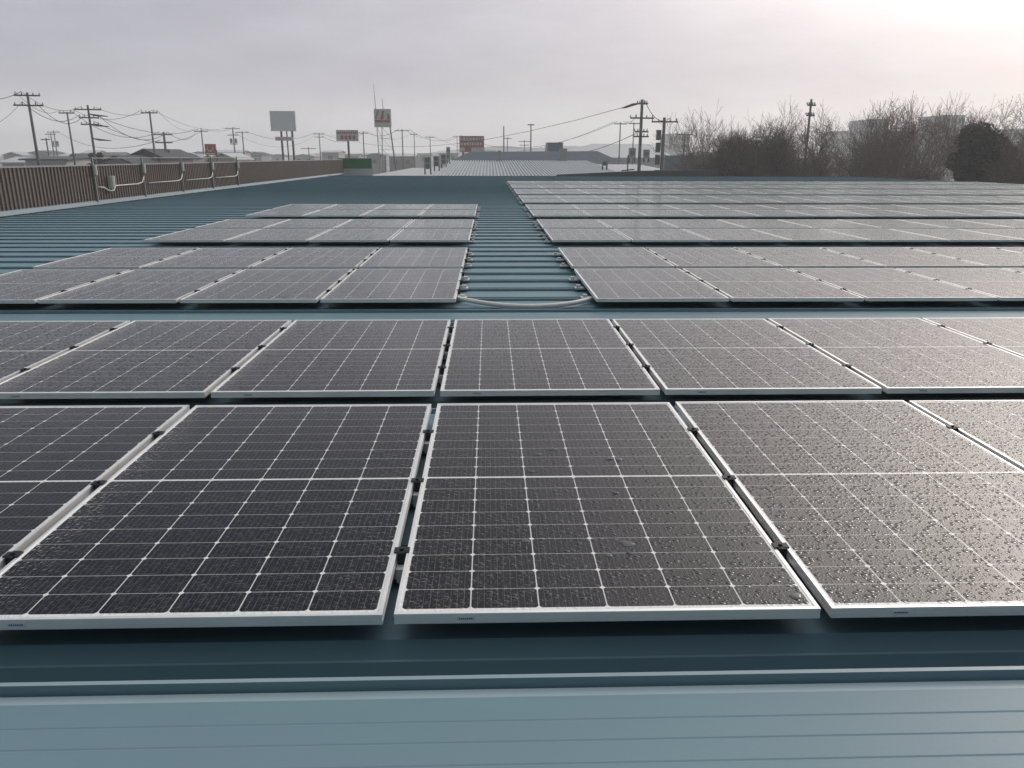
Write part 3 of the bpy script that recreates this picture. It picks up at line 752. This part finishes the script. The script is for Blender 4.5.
# lattice tower with square sign
Y = 125; p = at(384, 157, Y)
o = empty('sign_tower', (p.x, Y, GROUND), 'tall lattice tower carrying a square sign with a red and white emblem', 'sign tower')
_, (x1, x2, z1, z2) = sign_board(o, 374.5, 390.5, 109, 127, Y, M['signpale'], 'board', .9)
w_ = x2-x1; hh = z2-z1; yf = Y-.012
def fl(pts): return [(lerp(x1, x2, a), yf, lerp(z1, z2, c)) for a, c in pts]
b = MB().prism(fl([(.05, .26), (.95, .26), (.95, .38), (.05, .38)]), (0, .010, 0))
b.prism(fl([(.36, .42), (.50, .90), (.60, .90), (.56, .42)]), (0, .010, 0)); b.prism(fl([(.78, .42), (.80, .80), (.92, .66), (.92, .42)]), (0, .010, 0))
child(b, 'emblem', M['signred'], o)
b = MB().prism(fl([(.04, .45), (.18, .93), (.32, .93), (.16, .45)]), (0, .010, 0)); child(b, 'emblem_grey', M['hwall4'], o)  # slanted grey stroke beside the red shapes of the emblem
legs = []
for (pt, pbm) in ((377, 379.5), (382, 382.5), (390, 395.5)):
    a_ = at(pt, 127, Y+(.2 if pt != 382 else .9)); c_ = at(pbm, 166, Y+(.2 if pt != 382 else 1.6))
    dd = (c_-a_); e_ = a_+dd*((GROUND-a_.z)/dd.z); legs.append((a_, e_))
    child(MB().ring_tube([e_, a_], [.13, .10] if pt == 390 else [.08, .07], 6), 'leg', M['dark_metal'] if pt == 390 else M['post'], o)
b = MB()
for i in range(7):
    t0, t1 = i/7, (i+1)/7
    for (l0, l1) in ((0, 1), (1, 2)):
        b.ring_tube([legs[l0][0].lerp(legs[l0][1], t0), legs[l1][0].lerp(legs[l1][1], t1)], .025, 4); b.ring_tube([legs[l1][0].lerp(legs[l1][1], t0), legs[l0][0].lerp(legs[l0][1], t0)], .025, 4)
child(b, 'bracing', M['post'], o)
for (pa, ya_, pb_, yb_) in ((373.5, 84, 376, 112), (382, 98, 383.5, 112)):
    a_ = at(pa, ya_, Y+.5); c_ = at(pb_, yb_, Y+.5); child(MB().ring_tube([c_, a_], [.06, .03], 6), 'antenna', M['post'], o)
# dark red sign
Y = 118; p = at(471, 157, Y)
o = empty('roadside_sign', (p.x, Y, GROUND), 'dark red board with rows of white lettering above the slate ridge', 'sign')
_, (x1, x2, z1, z2) = sign_board(o, 459.5, 484, 136, 152, Y, M['signmaroon'], 'board', .5)
hh = z2-z1; b = MB()
rl = random.Random(5)
for row, (a0, a1) in enumerate(((.72, .90), (.42, .60))):
    xx = .04
    while xx < .92:
        ww = rl.uniform(.05, .10); b.box(lerp(x1, x2, xx), lerp(x1, x2, min(xx+ww, .96)), Y-.012, Y-.003, z1+hh*a0, z1+hh*a1); xx += ww+.035
b.box(lerp(x1, x2, .02), lerp(x1, x2, .22), Y-.012, Y-.003, z1+hh*.05, z1+hh*.30)
child(b, 'lettering', M['signpale'], o)
sign_board(o, 471.5, 484.5, 147.5, 152.5, Y-.2, M['signpale'], 'small_board', .15)
for px in (463, 481):
    q = at(px, 150, Y); child(MB().ring_tube([(q.x, Y+.25, GROUND), (q.x, Y+.25, q.z)], .15, 8), 'post', M['dark_metal'], o)
# orange red sign
Y = 112; p = at(211, 157, Y)
o = empty('shop_sign', (p.x, Y, GROUND), 'small orange red sign with a pale cup shaped emblem beyond the parapet', 'sign')
_, (x1, x2, z1, z2) = sign_board(o, 205.5, 215, 144, 155, Y, M['signorange'], 'board', .35)
hh = z2-z1; b = MB(); pts = []
cx, cz, rr = (x1+x2)/2, z1+hh*.58, hh*.24
for i in range(13):
    a_ = math.pi*(1.0+i/12); pts.append((cx+rr*1.1*math.cos(a_), Y-.03, cz+rr*math.sin(a_)))
b.ring_tube([(cx-rr*1.1, Y-.03, cz+rr*.8)]+pts+[(cx+rr*1.1, Y-.03, cz+rr*.8)], .07, 6)
b.box(lerp(x1, x2, .1), lerp(x1, x2, .9), Y-.012, Y-.003, z1+hh*.06, z1+hh*.18)
child(b, 'emblem', M['signpale'], o)
for px in (207, 216):
    q = at(px, 150, Y); child(MB().ring_tube([(q.x, Y+.17, GROUND), (q.x, Y+.17, q.z)], .08, 6), 'post', M['dark_metal'], o)
# street lamp among the thicket
q = at(757.5, 140, 57)
o = empty('street_lamp', (q.x, 57, GROUND), 'slim street lamp with a flat oval head showing against the dark thicket', 'street lamp')
child(MB().ring_tube([(q.x, 57, GROUND), (q.x, 57, q.z-.05)], [.07, .045], 8), 'post', M['post'], o)
child(MB().ring_tube([(q.x, 57, q.z-.12), (q.x, 57, q.z-.04), (q.x, 57, q.z+.04), (q.x, 57, q.z+.10)], [.10, .34, .34, .12], 16), 'lamp_head', M['white'], o)


# ------------------------------------------------------------------ trees
def bare_tree(px, Y, ytop, spread, label, seed, dense=.0, twigm='twig', name='bare_tree', lean=0):
    rt = random.Random(seed); base = at(px, 156, Y); base.z = GROUND; top = at(px, ytop, Y).z; H = top-GROUND
    o = empty(name, base, label, 'tree', 'bare winter trees along the roof edge')
    tr, cr = MB(), MB()
    nt = [0]
    def grow(p, d, ln, r, depth):
        segs = 3; pts = [p.copy()]; rads = [r]
        for i in range(segs):
            d = (d+Vector((rt.gauss(0, .13), rt.gauss(0, .13), rt.gauss(.05, .08)))).normalized()
            p = p+d*(ln/segs); pts.append(p.copy()); rads.append(max(r*(1-.42*(i+1)/segs), .008))
        (tr if depth < 3 else cr).ring_tube(pts, rads, 6 if depth < 2 else (4 if depth < 3 else 3), depth < 3)
        if depth >= 6 or ln < .20: return
        nb_ = (4, 3, 4, 4, 3, 3)[depth] + (1 if rt.random() < dense else 0)
        for i in range(nb_):
            f = rt.uniform(.35, 1.0) if i else 1.0
            q = pts[0].lerp(pts[-1], f) if f < .99 else pts[-1]
            ii = min(int(f*segs), segs-1); q = pts[ii].lerp(pts[ii+1], f*segs-ii) if f < 1 else pts[-1]
            ang = rt.uniform(.35, .95) if i else rt.uniform(.1, .35)
            ax = d.orthogonal(); ax.rotate(Matrix.Rotation(rt.uniform(0, 6.283), 3, d))
            dd = d.copy(); dd.rotate(Matrix.Rotation(ang, 3, ax))
            dd.x *= spread; dd.y *= spread; dd.normalize()
            grow(q, dd, ln*rt.uniform(.58, .82), rads[-1]*rt.uniform(.55, .8) if i else rads[-1]*.9, depth+1)
    n0 = rt.randint(2, 3)
    st_h = H*rt.uniform(.16, .24)
    b0 = base+Vector((0, 0, st_h))
    tr.ring_tube([base-Vector((0, 0, .2)), base+Vector((lean*.1, 0, st_h*.5)), b0], [.24, .19, .17], 8)
    for i in range(n0+1):
        a_ = 6.283*i/(n0+1)+rt.uniform(-.4, .4); el_ = rt.uniform(.5, 1.1)
        grow(b0, Vector((math.cos(a_)*math.cos(el_)*spread, math.sin(a_)*math.cos(el_)*spread, math.sin(el_))).normalized(), H*rt.uniform(.25, .31), .12, 1)
    # scale the grown crown to the height in the photograph
    zs = sorted(v[2] for v in cr.v); mz = zs[int(len(zs)*.9985)]; f = (top-b0.z)/(mz-b0.z)
    for b in (tr, cr): b.v = [(base.x+(x-base.x)*f**.6, base.y+(y-base.y)*f**.6, z if z < b0.z else b0.z+(z-b0.z)*f) for x, y, z in b.v]
    child(tr, 'trunk', M['bark'], o); child(cr, 'crown', M[twigm], o)
    return len(cr.f)

def thicket(px, Y, ytop, wpx, label, seed, n=2600, mt='twigdark', name='bare_thicket'):
    """rounded shrub of crowded upright twigs"""
    rt = random.Random(seed); base = at(px, 156, Y); base.z = GROUND; top = at(px, ytop, Y).z
    hw = (at(px+wpx/2, 156, Y).x-at(px-wpx/2, 156, Y).x)/2; H = top-GROUND
    o = empty(name, base, label, 'shrub', 'bare thickets along the roof edge')
    tr, cr = MB(), MB(); lobes = []
    for i in range(8):
        a_ = rt.uniform(0, 6.28); q = rt.uniform(.2, .65)
        lobes.append((math.cos(a_)*q*hw, math.sin(a_)*q*hw*.7, H*rt.uniform(.52, .80), hw*rt.uniform(.38, .58), H*rt.uniform(.16, .24)))
    for (lx, ly, lz, lr, lh) in lobes:
        c = base+Vector((lx, ly, lz)); tr.ring_tube([base+Vector((lx*.15, ly*.15, -.2)), base+Vector((lx*.5, ly*.5, lz*.45)), c], [.11, .07, .03], 5)
    for i in range(n):
        lx, ly, lz, lr, lh = rt.choice(lobes)
        u = Vector((rt.gauss(0, 1), rt.gauss(0, 1), rt.gauss(0, 1))).normalized(); q = rt.random()**.42
        p = base+Vector((lx+u.x*lr*q, ly+u.y*lr*q, lz+u.z*lh*q))
        d = (Vector((u.x*.7, u.y*.7, abs(u.z)*.4+.55))+Vector((rt.gauss(0, .35), rt.gauss(0, .35), rt.gauss(0, .3)))).normalized()
        ln = rt.uniform(.35, .95); e = p+d*ln; mdl = p.lerp(e, .55)+Vector((rt.gauss(0, .05), rt.gauss(0, .05), rt.gauss(0, .05)))
        cr.ring_tube([p, mdl, e], [.017, .012, .005], 3, False)
        for _ in range(2):
            q2 = p.lerp(e, rt.uniform(.2, .8)); d2 = (d+Vector((rt.gauss(0, .6), rt.gauss(0, .6), rt.gauss(0, .5)))).normalized()
            cr.ring_tube([q2, q2+d2*ln*.5], [.010, .004], 3, False)
    child(tr, 'stem', M['bark'], o); child(cr, 'crown', M[mt], o)

thicket(724, 57, 121, 78, 'broad dark thicket of crowded twigs at the near end of the tree row', 21, 5200)
thicket(768, 58, 126, 60, 'dark thicket of crowded twigs behind the oval street lamp', 22, 3600)
thicket(808, 60, 150, 44, 'low tangled thicket at the foot of the plain pole', 23, 1500)
thicket(868, 58, 156, 50, 'low tangled thicket under the narrow apartment block', 24, 1300)
thicket(932, 54, 158, 50, 'low tangled thicket just before the round evergreen', 25, 1300)
thicket(1014, 47, 150, 46, 'tall tangled thicket past the round evergreen at the frame edge', 26, 1700)
tl = [(717, 62, 114, 1.0, 'bare tree over the near end of the broad thicket'), (738, 60, 108, 1.05, 'bare tree rising above the middle of the broad thicket'),
      (764, 63, 104, 1.0, 'bare tree with upright twigs behind the oval street lamp'), (792, 61, 106, 1.0, 'bare open tree just before the plain pole'),
      (832, 62, 106, 1.0, 'bare open tree just past the plain pole'), (853, 58, 101, 1.05, 'bare tree with low forking limbs before the narrow apartment block'),
      (893, 57, 96, 1.05, 'bare tree with spreading limbs past the narrow apartment block'), (925, 60, 95, 1.05, 'bare tree with many fine twigs before the broad apartment block'),
      (952, 55, 97, 1.0, 'bare slender tree leaning over the round evergreen'), (1003, 52, 90, 1.05, 'tall bare tree just past the round evergreen'), (1034, 50, 90, 1.1, 'tall bare tree at the outer frame edge')]
for i, (px, Y, yt, sp, lab) in enumerate(tl): bare_tree(px, Y, yt+5, sp*.9, lab, 100+i, .35)
# round evergreen
def evergreen(px, Y, ytop, wpx, label, seed, n=9000, cat='tree', name='evergreen_tree'):
    rt = random.Random(seed); base = at(px, 156, Y); base.z = GROUND; top = at(px, ytop, Y).z; H = top-GROUND
    hw = (at(px+wpx/2, 156, Y).x-at(px-wpx/2, 156, Y).x)/2
    o = empty(name, base, label, cat); tr, cr = MB(), MB()
    tr.ring_tube([base-Vector((0, 0, .2)), base+Vector((.1, 0, H*.4)), base+Vector((0, .1, H*.8))], [.28, .2, .06], 8)
    lobes = []
    for i in range(26):
        u = Vector((rt.gauss(0, 1), rt.gauss(0, 1), rt.gauss(0, 1))).normalized(); q = rt.uniform(.35, .8)
        c = Vector((u.x*hw*q, u.y*hw*q, H*.72+u.z*H*.23*q)); lobes.append((c, rt.uniform(.34, .5)*hw))
        tr.ring_tube([base+Vector((0, 0, H*rt.uniform(.25, .5))), base+c], [.07, .02], 4)
    for i in range(n):
        c, r = rt.choice(lobes); u = Vector((rt.gauss(0, 1), rt.gauss(0, 1), rt.gauss(0, 1))).normalized(); q = rt.random()**.35
        p = base+c+Vector((u.x*r*q, u.y*r*q, u.z*r*.8*q))
        if p.z > top: continue
        a_ = Vector((rt.gauss(0, 1), rt.gauss(0, 1), rt.gauss(0, .7))).normalized(); b_ = a_.orthogonal(); b_.rotate(Matrix.Rotation(rt.uniform(0, 6.28), 3, a_))
        l_ = rt.uniform(.07, .15); cr.quad(p-a_*l_, p+b_*l_*.5, p+a_*l_, p-b_*l_*.5)
    child(tr, 'trunk', M['bark'], o); child(cr, 'crown', M['leaf'], o)
evergreen(981, 50, 113, 62, 'dense round dark evergreen standing out among the bare trees', 31, 15000)
evergreen(97, 88, 144.5, 18, 'small round dark tree in front of the triple crossarm pole', 32, 5000)
evergreen(73, 105, 158, 14, 'low dark garden tree beside the long white house', 33, 2500)
# dry grass bank behind the trees
gbk = MB(); x1 = at(690, 160, 70).x; x2 = at(1060, 160, 70).x+30
NX = 40
for i in range(NX):
    xa, xb = lerp(x1, x2, i/NX), lerp(x1, x2, (i+1)/NX)
    def hz(x): return GROUND+4.6+.35*math.sin(x*.31)+.2*math.sin(x*.83)
    gbk.quad((xa, 66, GROUND-.1), (xb, 66, GROUND-.1), (xb, 76, hz(xb)), (xa, 76, hz(xa))); gbk.quad((xa, 76, hz(xa)), (xb, 76, hz(xb)), (xb, 92, GROUND-.1), (xa, 92, GROUND-.1))
tag(gbk.build('embankment', M['straw'], smooth=True), kind='structure')
# white car parked on the bank side, glimpsed between the trunks
q = at(793, 170, 63); q.z = GROUND

# ------------------------------------------------------------------ haze over the plain
zb = MB().box(-920, 920, -920, 920, GROUND-1, 22)
mh = bpy.data.materials.new('pale_haze'); mh.use_nodes = True; kk_ = NT(mh.node_tree); kk_.n.clear()
oo = kk_.add('ShaderNodeOutputMaterial'); pv = kk_.add('ShaderNodeVolumePrincipled')
pv.inputs['Color'].default_value = (.95, .975, 1.0, 1); pv.inputs['Density'].default_value = HAZE; pv.inputs['Anisotropy'].default_value = .35
kk_.l.new(pv.outputs[0], oo.inputs['Volume'])
tag(zb.build('haze', mh), kind='stuff')
